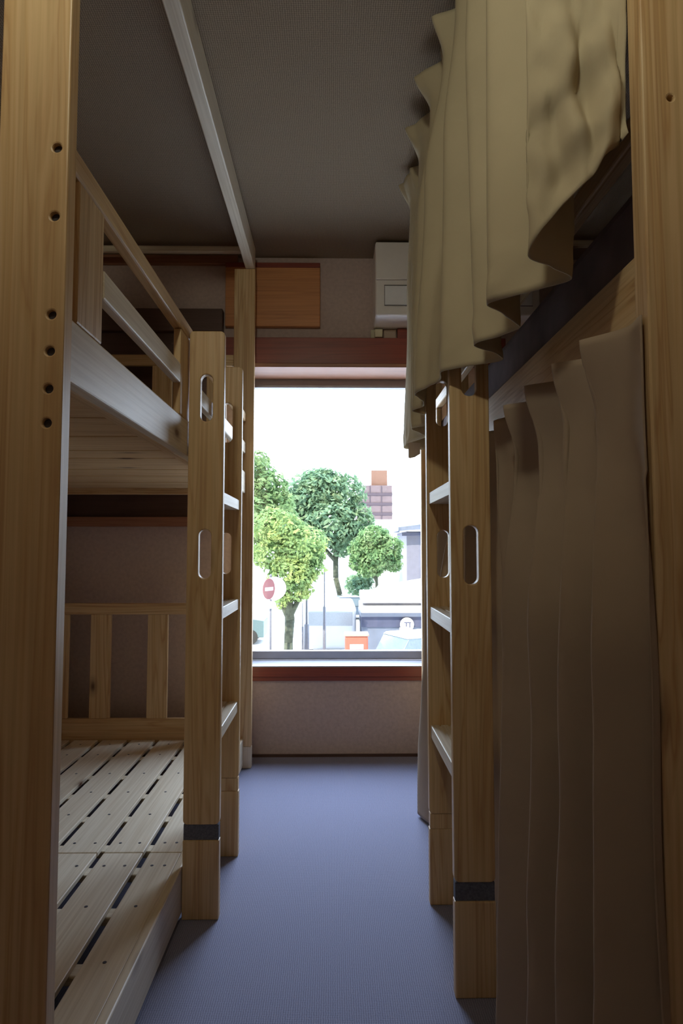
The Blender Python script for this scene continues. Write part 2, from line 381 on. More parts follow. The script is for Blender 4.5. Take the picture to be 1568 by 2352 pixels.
def make_bed(s, xf, y0, y1, label, pt=.03, rz=(1.288, 1.39)):
    """s: side sign, xf: distance of the aisle face of the posts, y0..y1: near and far faces of the posts"""
    W = 1.06
    bed = empty('bunk_bed', (0, 0, 0), label=label, category='bunk bed', group='bunk beds')
    xo = xf + .10; xb = xf + W
    ph = 2.39
    hz = [1.600, 1.498, 1.354, 1.301, 1.247, 1.198]
    for k, (a, yy) in enumerate(((xf, y0), (xf, y1 - pt), (xb - .10, y0), (xb - .10, y1 - pt))):
        lo, hi = (a, a + .10) if s > 0 else (-a - .10, -a)
        loops = [rrect(lo, hi, .10, ph, .003, 2)]
        if k == 0 and s < 0:
            loops += [circle(-.3995 - .004 * j / 5, z, .0066) for j, z in enumerate(hz)]
        if k == 0 and s > 0:
            loops += [circle(lo + .038, 1.62, .0045, 10), circle(lo + .072, 1.25, .0045, 10)]
        p = cut_board('post', loops, pt, .0025, yy, PINE['z'], bed)
        if k == 0 and s < 0:
            for j, z in enumerate(hz):
                bm = bmesh.new(); hx = -.3995 - .004 * j / 5; cyl(bm, (hx, yy + .007, z), (hx, yy + pt - .001, z), .0068, n=12); bm_obj('hole_plug', bm, DKPL, p)  # dark plug added so window light doesn't brighten the hole from behind
        one_box('foot_block', (lo - .001, hi + .001, yy - .001, yy + pt + .001, 0, .0995), PALE['z'], p, .003)
    # canopy beams on the post tops, against the ceiling
    rail_box('canopy_beam', s, xf + .002, xf + .047, y0, y1, ph + .001, 2.505, PALE['y'], bed)
    rail_box('canopy_beam', s, xb - .05, xb - .005, y0, y1, ph + .001, 2.505, PALE['y'], bed)
    for yy in (y0 + .002, y1 - .028):
        rail_box('cross_beam', s, xf + .048, xb - .051, yy, yy + .026, 2.475, 2.505, PALE['x'], bed)
    xr = xf + .037
    for nm, a in (('front', xr), ('back', xb - .06)):
        rail_box('side_rail', s, a, a + .024, y0 + pt, y1 - pt, rz[0], rz[1], PALE['y'] if s < 0 else PINE['y'], bed)
        rail_box('side_rail', s, a, a + .024, y0 + pt, y1 - pt, .012, .138, PALE['y'], bed)
    rail_box('ledger', s, xr + .0245, xr + .05, y0 + pt + .02, y1 - pt - .02, 1.289, 1.31, PINE['y'], bed)
    rail_box('ledger', s, xb - .086, xb - .0605, y0 + pt + .02, y1 - pt - .02, 1.289, 1.31, PINE['y'], bed)
    # guard rail of the upper bunk
    g = empty('guard_rail', (0, 0, 0)); g.parent = bed
    rail_box('top_rail', s, xr, xr + .026, y0 + pt, y1 - pt, 1.633, 1.675, PINE['y'], g)
    ys = [y0 + pt + .105, 1.72, y1 - pt - .225] if s < 0 else [y0 + pt + .001, y1 - pt - .225]
    for i, yy in enumerate(ys):
        rail_box('guard_board', s, xr + .001, xr + .022, yy, yy + (.115 if s < 0 or i else .03), rz[1] + .001, 1.6325, PINE['z'], g)
    if s > 0: ys = []
    ends = [y0 + pt] + [v for yy in ys for v in (yy, yy + .115)] + [y1 - pt]
    for a, b in zip(ends[2::2], ends[3::2]):
        rail_box('middle_rail', s, xr, xr + .022, a + .0005, b - .0005, 1.478, 1.532, PALE['y'], g)
    # head boards
    for lev, zb in ((0, .118), (1, 1.283)):
        for yy in (y0 + .004, y1 - .026):
            hb = empty('headboard', (0, 0, 0)); hb.parent = bed
            zt = zb + (.648 if lev == 0 else .68)
            xa, xe = xf + .101, xb - .101
            rail_box('bottom_rail', s, xa, xe, yy, yy + .022, zb, zb + .111 if lev == 0 else zb + .09, PINE['x'], hb, .003)
            rail_box('top_rail', s, xa, xe, yy, yy + .022, zt - .053, zt, PINE['x'], hb, .003)
            x = xf + .115
            for q in range(3):
                a = [.400, .668, .93][q] + xf - .002 - (.0 if s < 0 else 0)
                if a + .095 > xe: a = xe - .096
                rail_box('slat', s, a, a + .095, yy + .002, yy + .020, zb + (.1115 if lev == 0 else .0905), zt - .0535, PINE['z'], hb, .002)
            rail_box('slat', s, xf + .135, xf + .23, yy + .002, yy + .020, zb + (.1115 if lev == 0 else .0905), zt - .0535, PINE['z'], hb, .002)
    # lower sleeping platform: two halves of long boards on battens
    ym = 1.912 if s < 0 else (y0 + y1) / 2
    edges = [.4445, .536, .556, .670, .690, .808, .830, .938, .960, 1.072, 1.094, 1.204, 1.226, 1.335]
    off = xf - .383
    bat = [y0 + .10, 1.235, 1.418, 1.632, 1.835, 1.973, 2.18, 2.376, 2.57, 2.80, y1 - .10]
    if s > 0: bat = [y0 + .1 + i * (y1 - y0 - .2) / 9 for i in range(10)]
    for i in range(0, len(edges), 2):
        for ya, yb in ((y0 + pt + .004, ym - .002), (ym + .002, y1 - pt - .004)):
            bm = bmesh.new(); xa, xe = edges[i] + off, edges[i + 1] + off
            box(bm, s * xa, s * xe, ya, yb, .120, .134, bev=.002)
            for b_ in bat:
                if ya + .01 < b_ < yb - .005:
                    xs = ((xa + xe) / 2,) if abs(b_ - ym) > .12 else (xa + .028, xe - .028)
                    for x_ in xs: cyl(bm, (s * x_, b_, .1335), (s * x_, b_, .1346), .0045, n=10, mi=1)
            bm_obj('bed_slat', bm, [PALE['y'], SCREW], bed)
    for b_ in bat:
        rail_box('batten', s, xr + .0245, xb - .0605, b_ - .022, b_ + .022, .098, .119, PALE['x'], bed)
    # upper platform: boards laid across
    yy = y0 + pt + .01; k = 0
    cut = [1.19, 1.40, 1.63, 1.86, 2.02, 2.31, 2.51, 2.74, y1 - pt - .004] if s < 0 else [y0 + .2 + .225 * i for i in range(1, 10)]
    for c_ in cut:
        if c_ > y1 - pt: c_ = y1 - pt - .004
        if c_ - yy < .05: break
        rail_box('bed_slat', s, xr + .0245, xb - .0605, yy, c_ - .012, 1.311, 1.329 + .002 * (k % 2), PINE['x'], bed)
        yy = c_; k += 1
    # rail that carries the curtains / curtain hooks
    return bed

bedL = make_bed(-1, .383, .885, 3.046, 'bare pine bunk bed along the left side, both bunks empty and without curtains')
bedR = make_bed(1, .410, .800, 2.962, 'pine bunk bed along the right side, closed off by beige curtains', pt=.036, rz=(1.30, 1.455))
for zz, xx in ((2.425, .400), (1.312, .4425)):
    bm = bmesh.new(); cyl(bm, (xx, .84, zz), (xx, 2.92, zz), .004, n=12)
    bm_obj('curtain_rod', bm, ALU, bedR)
bm = bmesh.new(); box(bm, .4725, 1.40, .86, 2.90, 1.332, 1.60, bev=.03, seg=3)
bm_obj('mattress', bm, MATTRESS, None, label='thin blue-grey mattress on the upper bunk behind the beige curtain', category='mattress')

# ladders
def make_ladder(s, xa, xb, y0, y1, zt, label):
    L = empty('bed_ladder', (0, 0, 0), label=label, category='ladder', group='bunk bed ladders')
    lo, hi = (xa, xb) if s > 0 else (-xb, -xa); cx = (lo + hi) / 2
    for yy in (y0, y1):
        loops = [rrect(lo, hi, .2555, zt, .012, 4),
                 rrect(cx - .018, cx + .018, .937, 1.077, .0175, 8), rrect(cx - .018, cx + .018, 1.389, 1.527, .0175, 8)]
        st = cut_board('stile', loops, .026, .003, yy, PINE['z'], L)
        one_box('foot_extension', (lo, hi, yy, yy + .026, 0, .2135), PINE['z'], st, .003)
        one_box('joint_strip', (lo + .002, hi - .002, yy + .003 if yy == y0 else yy + .0005, yy + .0255, .214, .255), GREYSTRIP if yy == y0 else PINE['z'], st, 0)
    for zr in (.492, .835, 1.172):
        bm = bmesh.new(); a, b = lo + .006, hi - .006
        z1, z0 = zr + .017, zr - .017
        pr = [(a, z0), (b, z0), (b, z1 - .002), (b - .002, z1)]
        for g in (.35, .68):
            gx = b - g * (b - a); pr += [(gx + .004, z1), (gx + .003, z1 - .004), (gx - .003, z1 - .004), (gx - .004, z1)]
        pr += [(a + .002, z1), (a, z1 - .002)]
        if s < 0: pass
        v0 = [bm.verts.new((x, y0 + .0265, z)) for x, z in pr]; v1 = [bm.verts.new((x, y1 - .0005, z)) for x, z in pr]
        n = len(pr)
        for i in range(n): bm.faces.new((v0[i], v0[(i + 1) % n], v1[(i + 1) % n], v1[i]))
        bm.faces.new(v0[::-1]); bm.faces.new(v1)
        bm_obj('rung', bm, PALE['y'], L)
    return L
make_ladder(-1, .316, .4175, 1.808, 2.167, 1.655, 'pine ladder leaning on the left bunk bed, fully in view, with oval hand holes')
make_ladder(1, .279, .374, 1.494, 1.872, 1.655, 'pine ladder on the right bunk bed, its top covered by the beige curtain')

# ------------------------------------------------------------------ curtains
def catmull(pts, n):
    P = [Vector(p) for p in pts]; P = [2 * P[0] - P[1]] + P + [2 * P[-1] - P[-2]]
    out = []; m = len(P) - 3
    for k in range(n):
        t = k / (n - 1) * m; i = min(int(t), m - 1); u = t - i
        a, b, c, d_ = P[i:i + 4]
        out.append(0.5 * ((2 * b) + (-a + c) * u + (2 * a - 5 * b + 4 * c - d_) * u * u + (-a + 3 * b - 3 * c + d_) * u ** 3))
    return out

def curtain(name, rows, mat, wr, nz=70, nx=420, parent=None, **props):
    """rows: list of (t, [(y, x, z), ...]) with equal point counts, t 0 = top .. 1 = hem"""
    S = [(t, catmull(r, nx)) for t, r in rows]
    bm = bmesh.new(); G = []
    for j in range(nz):
        t = j / (nz - 1); k = 0
        while k < len(S) - 2 and t > S[k + 1][0]: k += 1
        u = (t - S[k][0]) / (S[k + 1][0] - S[k][0]); u = u * u * (3 - 2 * u)
        row = []
        for i in range(nx):
            p = S[k][1][i].lerp(S[k + 1][1][i], u)
            y, x, z = p
            # keep z linear down the cloth
            z = S[0][1][i].z + (S[-1][1][i].z - S[0][1][i].z) * t
            dy, dx, dz = wr(i / (nx - 1), t, y, x, z)
            row.append(bm.verts.new((x + dx, y + dy, z + dz)))
        G.append(row)
    for j in range(nz - 1):
        for i in range(nx - 1): bm.faces.new((G[j][i], G[j][i + 1], G[j + 1][i + 1], G[j + 1][i]))
    o = bm_obj(name, bm, mat, parent, smooth=True, **props)
    md = o.modifiers.new('thickness', 'SOLIDIFY'); md.thickness = .0022; md.offset = 0
    return o

# upper curtain: (y, x at hem, hem z, x at top)
U = [(.838, .411, 1.60, .411), (.858, .365, 1.545, .385), (.893, .284, 1.455, .290), (.925, .330, 1.445, .345), (.955, .370, 1.44, .384), (1.000, .330, 1.44, .345),
     (1.050, .266, 1.44, .276), (1.105, .310, 1.44, .33), (1.160, .350, 1.44, .384), (1.215, .330, 1.44, .352), (1.272, .290, 1.44, .270),
     (1.325, .345, 1.44, .352), (1.380, .370, 1.44, .385), (1.420, .315, 1.44, .32), (1.468, .256, 1.44, .280), (1.530, .262, 1.435, .335), (1.590, .240, 1.435, .365),
     (1.650, .214, 1.43, .286), (1.720, .250, 1.43, .325), (1.790, .258, 1.43, .325), (1.853, .232, 1.43, .276), (1.915, .268, 1.435, .33),
     (1.99, .312, 1.44, .335), (2.06, .30, 1.43, .29), (2.13, .262, 1.43, .28), (2.21, .31, 1.43, .335), (2.29, .33, 1.43, .335), (2.38, .30, 1.43, .285), (2.46, .285, 1.43, .30),
     (2.54, .288, 1.43, .335), (2.575, .33, 1.43, .34), (2.57, .375, 1.43, .35)]
rows = [(0.0, [(y, xt + (.0 if i % 4 else -.012), 2.475) for i, (y, xh, zh, xt) in enumerate(U)]),
        (0.10, [(y, .33 + (xt - .33) * .62, 2.475) for (y, xh, zh, xt) in U]),
        (0.45, [(y, .5 * xt + .5 * xh, 1.9) for (y, xh, zh, xt) in U]),
        (1.0, [(y, xh, zh) for (y, xh, zh, xt) in U])]
def wr_up(u, t, y, x, z):
    n = noise.noise(Vector((y * 9, z * 2.2, 1.3)))
    dx = .006 * n * min(1, t * 3)
    dy = .008 * noise.noise(Vector((y * 7, z * 1.6, 8.1))) * t
    # pinch pleats and their jagged lips along the head
    if t < .10:
        k = 1 - t / .10
        dx -= .022 * k * max(0, math.sin(y * 2 * PI / .115)) ** 3
    # slack, drawn-up cloth next to the near post: diagonal creases
    w = max(0, 1 - abs(y - .862) / .036)
    if w > 0:
        w = w ** .6
        s1 = 1 - 2 * abs(math.sin(z * 13 - (x - .34) * 34 + 1.6 * noise.noise(Vector((x * 12, z * 5, 0)))))
        s2 = noise.noise(Vector((x * 30 + z * 10, z * 15 - x * 18, 4.0)))
        s3 = 1 - 2 * abs(noise.noise(Vector((x * 22, z * 9 + x * 22, 9.0))))
        k = (0.25 + .75 * min(1, max(0, (2.15 - z) * 1.8)))
        dy += w * k * (.014 * s1 + .020 * s2 + .017 * s3)
        dx += w * k * .008 * s2
    # crumple close to the post and puckered hem
    h = max(0, (t - .86) / .14)
    dy += .006 * h * noise.noise(Vector((y * 30, z * 30, 2)))
    dx += .007 * h * noise.noise(Vector((y * 26, z * 22, 6)))
    return dy, min(dx, .402 - x) if x < .405 else min(dx, 0), 0
uc = curtain('bunk_curtain', rows, CLOTH, wr_up, nz=90, nx=560, label='beige upper curtain hanging from the ceiling rail over the top of the right ladder', category='curtain', group='bunk curtains')
bm = bmesh.new()
lo_ = [(2.50, .300), (2.53, .31), (2.555, .33), (2.56, .355)]
a = [bm.verts.new((x, y, 1.455)) for y, x in lo_]; b = [bm.verts.new((x, y, zz)) for (y, x), zz in zip(lo_, (1.385, 1.388, 1.395, 1.41))]
for i in range(3): bm.faces.new((a[i], a[i + 1], b[i + 1], b[i]))
o = bm_obj('lining_corner', bm, CLOTHP, uc); md = o.modifiers.new('thickness', 'SOLIDIFY'); md.thickness = .002

# lower curtain
pk = [.90, 1.02, 1.16, 1.32, 1.48, 1.66, 1.84, 2.02, 2.20, 2.38]
Lp = []
for i, y in enumerate(pk):
    inl = 1.40 < y < 1.99
    hx = .322 if not inl else .386
    if y > 2.3: hx = .322
    elif y > 2.1: hx = .36
    my = y - (.075 if y < 1.3 else .05 if y < 1.6 else .0)
    hy = my - .015 + (.10 if y > 2.3 else 0)
    Lp.append(dict(y=y, xt=.366 if not inl else .386, yp=y + .012, xp=.388 if not inl else .392, my=my, xm=.344 if not inl else .388, xh=hx, hy=hy))
    if i < len(pk) - 1:
        g = pk[i + 1] - y
        px = .344 if not inl else .388
        Lp.append(dict(y=y + g * .10, xt=.367 if not inl else .387, yp=y + g * .05, xp=.392, my=my + g * .14, xm=px + .002, xh=hx + .003, hy=hy + g * .14))
        Lp.append(dict(y=y + g * .30, xt=.405, yp=y + g * .16, xp=.417, my=my + g * .30, xm=.400 if not inl else .405, xh=.380 if not inl else .405, hy=hy + g * .28))
        Lp.append(dict(y=y + g * .58, xt=.433, yp=y + g * .50, xp=.433, my=my + g * .58, xm=.436, xh=.436, hy=hy + g * .56))
        Lp.append(dict(y=y + g * .82, xt=.400, yp=y + g * .93, xp=.412, my=my + g * .84, xm=.398 if not inl else .404, xh=.385 if not inl else .404, hy=hy + g * .82))
Lp = [dict(y=.805, xt=.400, yp=.805, xp=.400, my=.79, xm=.395, xh=.385, hy=.76), dict(y=.85, xt=.404, yp=.85, xp=.405, my=.80, xm=.404, xh=.400, hy=.79)] + Lp + \
     [dict(y=2.44, xt=.40, yp=2.44, xp=.402, my=2.44, xm=.40, xh=.352, hy=2.50), dict(y=2.48, xt=.403, yp=2.48, xp=.403, my=2.48, xm=.403, xh=.39, hy=2.51)]
ZT = 1.327
rows = [(0.0, [(q['y'], q['xt'], ZT) for q in Lp]), (0.085, [(q['yp'], q['xp'], 1.25) for q in Lp]),
        (0.35, [(q['my'], q['xm'], .9) for q in Lp]), (1.0, [(q['hy'], q['xh'], .015) for q in Lp])]
def wr_lo(u, t, y, x, z):
    n1 = noise.noise(Vector((y * 6, z * 1.6, 3.3))); n2 = noise.noise(Vector((y * 14, z * 6, 7.7)))
    inl = 1.44 < y < 1.94
    k = .3 if inl else 1.0
    dy = .016 * n1 * min(1, t * 2.0) + .005 * n2 * math.exp(-((t - .09) / .05) ** 2)
    dx = k * .005 * n2 * min(1, t * 4)
    if t < .16: dx += k * .008 * n2
    bend = .012 * math.sin(t * 5 + y * 11)
    return dy + bend * t * (1 - t), min(dx, .438 - x), 0
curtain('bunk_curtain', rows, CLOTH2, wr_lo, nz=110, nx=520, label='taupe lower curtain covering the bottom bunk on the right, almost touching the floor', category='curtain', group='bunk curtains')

# ------------------------------------------------------------------ outside
GZ = -2.88
bm = bmesh.new(); box(bm, -60, 60, 4.5, 160, GZ - .2, GZ); o = bm_obj('street_ground', bm, ROAD); o['kind'] = 'structure'
bm = bmesh.new(); box(bm, -30, .2, 17.0, 24.0, GZ, GZ + .12, bev=.02); o = bm_obj('pavement', bm, PAVE); o['kind'] = 'structure'
# walls of this house below and around the window seen from outside
bm = bmesh.new(); box(bm, -6, 6, 3.30, 3.386, GZ, -.1); o = bm_obj('wall_outside', bm, OFFW); o['kind'] = 'structure'

def tree(label, loc, clumps, leaf, nleaf, lsize, trunk, branches, group='trees beyond the window', name='street_tree'):
    t = empty(name, loc, label=label, category='tree', group=group)
    bm = bmesh.new(); tube(bm, trunk[0], trunk[1], 10); tr = bm_obj('trunk', bm, BARK, t, smooth=True)
    for br in branches:
        bm = bmesh.new(); tube(bm, br[0], br[1], 7); bm_obj('branch', bm, BARK, tr, smooth=True)
    verts, faces = [], []
    rnd = random.Random(sum(map(ord, label)))
    tot = sum(c[3] * c[4] for c in clumps)
    for (cx, cy, cz, rx, rz) in clumps:
        for _ in range(int(nleaf * rx * rz / tot)):
            v = Vector((rnd.gauss(0, 1), rnd.gauss(0, 1), rnd.gauss(0, 1))).normalized() * (0.55 + .47 * rnd.random() ** .6)
            v *= 1 + .22 * noise.noise(v * 2.6 + Vector((cx, cy, cz)))
            p = Vector((cx + v.x * rx, cy + v.y * rx, cz + v.z * rz))
            nrm = (v + Vector((rnd.gauss(0, .55), rnd.gauss(0, .55), rnd.gauss(0, .55) + .4))).normalized()
            a = nrm.orthogonal().normalized(); a = Matrix.Rotation(rnd.random() * 6.28, 3, nrm) @ a; b = nrm.cross(a)
            s = lsize * (.6 + .8 * rnd.random()); k = len(verts)
            verts += [p - a * s, p + b * s * .5 - nrm * s * .1, p + a * s, p - b * s * .5 - nrm * s * .1]
            faces.append((k, k + 1, k + 2, k + 3))
    me = bpy.data.meshes.new('crown'); me.from_pydata([tuple(v) for v in verts], [], faces)
    link('crown', me, leaf, t, kind='stuff')
    return t

h0 = -GZ
tree('young yellow-green street tree beside the round sign, nearest to the window', (-1.40, 20, GZ),
     [(-.35, 0, 4.55, .85, .62), (.35, .1, 4.0, .9, .75), (-.45, 0, 3.75, .72, .6), (.1, -.1, 3.2, .8, .62), (.62, 0, 3.45, .55, .55), (-.62, .1, 4.9, .35, .35), (.25, 0, 2.65, .55, .42), (-.15, .1, 2.3, .3, .3)],
     LEAF_Y, 9000, .075, ([(0, 0, 0), (0, 0, 1.0), (.04, 0, 1.7), (.0, 0, 2.4), (.1, 0, 3.4)], [.17, .14, .16, .13, .06]),
     [([(.02, 0, 1.7), (-.25, 0, 2.3), (-.4, 0, 3.2)], [.1, .09, .04]), ([(.02, 0, 1.75), (.3, 0, 2.3), (.45, 0, 3.1)], [.1, .08, .04])])
bm = bmesh.new()
tree('broad dark green tree in the middle of the view', (.35, 38, GZ),
     [(-1.9, 0, 6.9, 1.7, 1.5), (-1.2, 0, 7.4, 1.6, 1.4), (.1, .2, 7.2, 1.5, 1.3), (-2.4, 0, 5.8, 1.4, 1.3), (-.6, -.5, 5.6, 1.9, 1.4), (1.1, 0, 5.6, 1.1, 1.0), (-1.0, 0, 8.1, 1.1, .7), (.3, 0, 4.4, 1.0, 1.0), (-1.6, 0, 4.6, 1.4, .9), (1.5, 0, 4.6, .75, .7)],
     LEAF_D, 10500, .17, ([(0, 0, 0), (.05, 0, 1.2), (-.2, 0, 2.2), (-.2, 0, 3.6), (-.5, 0, 5.2)], [.2, .17, .17, .16, .08]),
     [([(-.2, 0, 3.2), (-1.3, 0, 4.4), (-2.2, 0, 5.4)], [.14, .12, .06]), ([(-.2, 0, 3.4), (.8, 0, 4.6), (1.2, 0, 5.5)], [.13, .1, .06])])
tree('tall pale green tree cut off by the left edge of the window', (-3.4, 26, GZ),
     [(-.1, 0, 7.2, .9, .9), (-.6, 0, 6.4, 1.1, 1.0), (.55, 0, 6.4, 1.0, .85), (.9, 0, 5.7, 1.0, .8), (0, 0, 5.3, 1.5, .9), (.6, 0, 4.7, 1.0, .7), (-.4, 0, 4.0, 1.2, .8)],
     LEAF_M, 10000, .12, ([(-.6, 0, 0), (-.5, 0, 2), (-.3, 0, 4), (0, 0, 6.5)], [.2, .18, .14, .05]), [([(-.4, 0, 3.3), (.4, 0, 4.6)], [.1, .04])])
tree('small rounded light green tree to the right, in front of the dark house', (2.3, 34, GZ),
     [(-.1, 0, 4.5, .9, .75), (-.75, 0, 3.9, .75, .65), (.65, 0, 4.0, .8, .7), (.1, -.2, 3.5, 1.0, .7), (-.3, 0, 2.9, .8, .5), (.9, 0, 3.2, .55, .55), (-1.0, 0, 3.2, .5, .45)],
     LEAF_M, 7000, .11, ([(0, 0, 0), (.05, 0, 1.5), (0, 0, 3), (.1, 0, 4.2)], [.1, .09, .08, .03]), [([(0, 0, 2.2), (-.6, 0, 3.3)], [.06, .03]), ([(0, 0, 2.4), (.6, 0, 3.5)], [.06, .03])])
tree('low dark green bush on the far side of the street', (1.85, 45, GZ), [(-.35, 0, 1.6, .7, .55), (.35, 0, 1.8, .7, .6), (0, 0, 1.2, 1.0, .6)], LEAF_D, 1500, .13,
     ([(0, 0, 0), (0, 0, .6), (0, 0, 1.2)], [.1, .08, .05]), [], group='bushes', name='bush')

# sign: white round board with a red no-entry disc on a pole
s = empty('no_entry_sign', (-1.87, 19, GZ), label='round red no-entry sign with a white bar, set on a white round board and pole', category='road sign')
bm = bmesh.new(); tube(bm, [(0, .06, 0), (0, .06, 3.15)], .035, 10); bm_obj('pole', bm, POLEM, s)
bm = bmesh.new(); cyl(bm, (.12, 0, 2.74), (.12, .05, 2.74), .345, n=40); bm_obj('white_board', bm, OFFW, s)
dd = Vector((math.sin(math.radians(62)), -math.cos(math.radians(62)), 0))
bm = bmesh.new(); c0 = Vector((-.02, -.32, 2.74)); cyl(bm, c0 + dd * -.012, c0 + dd * .012, .305, n=40); disc = bm_obj('red_disc', bm, SIGNR, s)
bm = bmesh.new(); side = Vector((-dd.y, dd.x, 0)); v = []
for k in (-1, 1):
    for a_, z_ in ((-.21, -.05), (.21, -.05), (.21, .05), (-.21, .05)): v.append(bm.verts.new(c0 + dd * (.013 * k) + side * a_ + Vector((0, 0, z_))))
bm.faces.new(v[:4][::-1]); bm.faces.new(v[4:])
for i in range(4): bm.faces.new((v[i], v[(i + 1) % 4], v[4 + (i + 1) % 4], v[4 + i]))
bm_obj('white_bar', bm, OFFW, disc)
bm = bmesh.new(); box(bm, -.32, .08, -.03, -.01, 2.13, 2.36, bev=.005); pl = bm_obj('lower_plate', bm, plain('pale_plate', (.30, .30, .34), .6), s)
bm = bmesh.new()
for z_ in (2.18, 2.24, 2.30): box(bm, -.28, .04, -.034, -.0305, z_, z_ + .02)
bm_obj('plate_lines', bm, OFFW, pl)
bm = bmesh.new(); tube(bm, [(0, .06, 3.1), (0, -.3, 3.1)], .015, 6); bm_obj('disc_bracket', bm, POLEM, s)

# post box
p = empty('post_box', (.69, 19, GZ), label='faded orange-red street post box with white labels at the lower edge of the window', category='post box')
bm = bmesh.new(); box(bm, -.34, .34, -.28, .28, .45, 1.34, bev=.05, seg=3); body = bm_obj('body', bm, REDP, p)
bm = bmesh.new(); box(bm, -.365, .365, -.30, .30, 1.341, 1.42, bev=.03, seg=3); bm_obj('lid', bm, plain('pale_orange_lid', (.52, .26, .19), .5), p)
bm = bmesh.new(); box(bm, -.2, .2, -.285, -.281, .98, 1.12, bev=.001); bm_obj('white_label', bm, OFFW, body)
bm = bmesh.new(); cyl(bm, (-.06, -.29, .78), (-.06, -.281, .78), .14, n=24); bm_obj('round_label', bm, OFFW, body)
bm = bmesh.new(); cyl(bm, (0, 0, 0), (0, 0, .449), .12, n=20); bm_obj('pedestal', bm, POLEM, p)

# poles
for x_, y_, r_, hh, nm, lb in ((-.86, 20.6, .045, 2.4, 'street_post', 'grey pavement post just right of the young tree trunk'),
                               (-.285, 20.6, .026, 3.3, 'street_pole', 'thin tall grey pole at the right of the young tree'),
                               (-1.03, 21.5, .02, 2.1, 'thin_pole', 'thinnest short pole between the tree trunk and the grey post')):
    q = empty(nm, (x_, y_, GZ + .0), label=lb, category='pole')
    bm = bmesh.new(); cyl(bm, (0, 0, 0), (0, 0, hh), r_, r_ * .8, 12); bm_obj('shaft', bm, POLEM, q)
    bm = bmesh.new(); cyl(bm, (0, 0, 0.12), (0, 0, hh * .62), r_ * 1.9, r_ * 1.9, 14); bm_obj('sleeve', bm, POLEM, q)

def building(name, label, loc, parts, cat='building', **kw):
    b_ = empty(name, loc, label=label, category=cat, **kw)
    for nm, bb, mat, bev in parts: one_box(nm, bb, mat, b_, bev)
    return b_
# far tall block
pr = [('main_block', (-3.2, 2.0, 0, 9, 0, 15.2 - .1), BRICKP, 0), ('roof_tower', (-1.55, 1.25, 1, 6, 15.1, 17.9), BRICKO, 0),
      ('side_wing', (-4.1, -3.21, .5, 8, 0, 13.6), BRICKP, 0)]
for i in range(5):
    z_ = 8.2 + i * 1.72
    if z_ + .3 < 15.3: pr.append(('facade_band', (-3.25, 2.05, -.14, -.01, z_, z_ + .42), BAND, 0))
for x_ in (-1.9, .1): pr.append(('facade_rib', (x_ - .08, x_ + .08, -.12, -.01, 6.2, 15.0), BAND, 0))
building('apartment_block', 'distant pink-brown apartment block with dark floor bands and a pale orange roof tower', (8.3, 110, GZ), [q for q in pr])
building('apartment_block', 'far white building low behind the right-hand tree', (8.6, 80, GZ),
         [('main_block', (-3.2, 3.4, 0, 8, 0, 7.4), OFFW, 0), ('balcony_slab', (-1.6, .6, -.8, -.01, 6.6, 6.75), SLATE2, 0), ('roof_edge', (-3.3, 3.5, -.1, 8.1, 7.41, 7.7), OFFW, 0),
          ('window_band', (-2.2, -.2, -.03, -.001, 6.05, 6.5), SLATE2, 0)])
# dark house at right
hs = empty('house', (5.4, 40, GZ), label='grey two-storey house with dark sloping eaves at the right edge of the window', category='house')
one_box('wall', (-.75, 4, 0, 6, 0, 5.05), GREYW, hs, 0)
bm = bmesh.new()
v = [bm.verts.new(c) for c in ((-1.35, -.8, 5.05), (4.2, -.8, 5.4), (4.2, 6.5, 7.2), (-1.35, 6.5, 5.05), (-1.35, -.8, 5.28), (4.2, -.8, 6.0), (4.2, 6.5, 7.5), (-1.35, 6.5, 5.5))]
for f in ((0, 1, 2, 3), (4, 5, 6, 7), (0, 1, 5, 4), (1, 2, 6, 5), (2, 3, 7, 6), (3, 0, 4, 7)): bm.faces.new([v[i] for i in f])
bm_obj('roof', bm, SLATE2, hs)
one_box('eave_board', (-1.1, 4, -.5, -.2, 4.75, 4.97), SLATE, hs, 0)
# low shed roofs
sh = empty('shed', (2.9, 29.2, GZ), label='low shed with pale sloping sheet roof beyond the kiosk', category='shed')
one_box('wall', (-1.2, 4, .3, 3, 0, 1.5), OFFW, sh, 0)
bm = bmesh.new()
v = [bm.verts.new(c) for c in ((-1.4, 0, 1.52), (4.3, 0, 1.75), (4.3, 3.2, 2.72), (-.6, 3.2, 1.98), (-1.4, 0, 1.62), (4.3, 0, 1.85), (4.3, 3.2, 2.84), (-.6, 3.2, 2.08))]
for f in ((0, 1, 2, 3), (4, 5, 6, 7), (0, 1, 5, 4), (1, 2, 6, 5), (2, 3, 7, 6), (3, 0, 4, 7)): bm.faces.new([v[i] for i in f])
bm_obj('roof', bm, plain('pale_sheet_roof', (.28, .29, .31), .5, var=.25, scale=2), sh)
# kiosk
k = empty('kiosk', (2.9, 22, GZ), label='low white-roofed kiosk with a slate-blue band and a round white badge', category='kiosk')
one_box('lower_wall', (-1.9, 2.5, .05, 2, 0, 1.22), SLATE2, k, 0)
one_box('counter_band', (-1.92, 2.5, 0, 2, 1.221, 1.58), SLATE, k, 0)
one_box('fascia', (-1.95, 2.6, -.08, 2.1, 1.581, 1.73), plain('fascia_grey', (.24, .25, .29), .5), k, 0)
one_box('roof_slab', (-1.93, 2.7, -.25, 2.2, 1.731, 1.97), OFFW, k, .02)
one_box('roof_gap', (-1.88, 2.6, -.05, 2.1, 1.971, 2.06), POLEM, k, 0)
one_box('upper_roof', (-1.9, 2.8, -.2, 2.3, 2.061, 2.36), OFFW, k, .03)
bm = bmesh.new(); cyl(bm, (-.36, -.12, 1.32), (-.36, -.085, 1.32), .24, n=28); bd = bm_obj('round_badge', bm, OFFW, k)
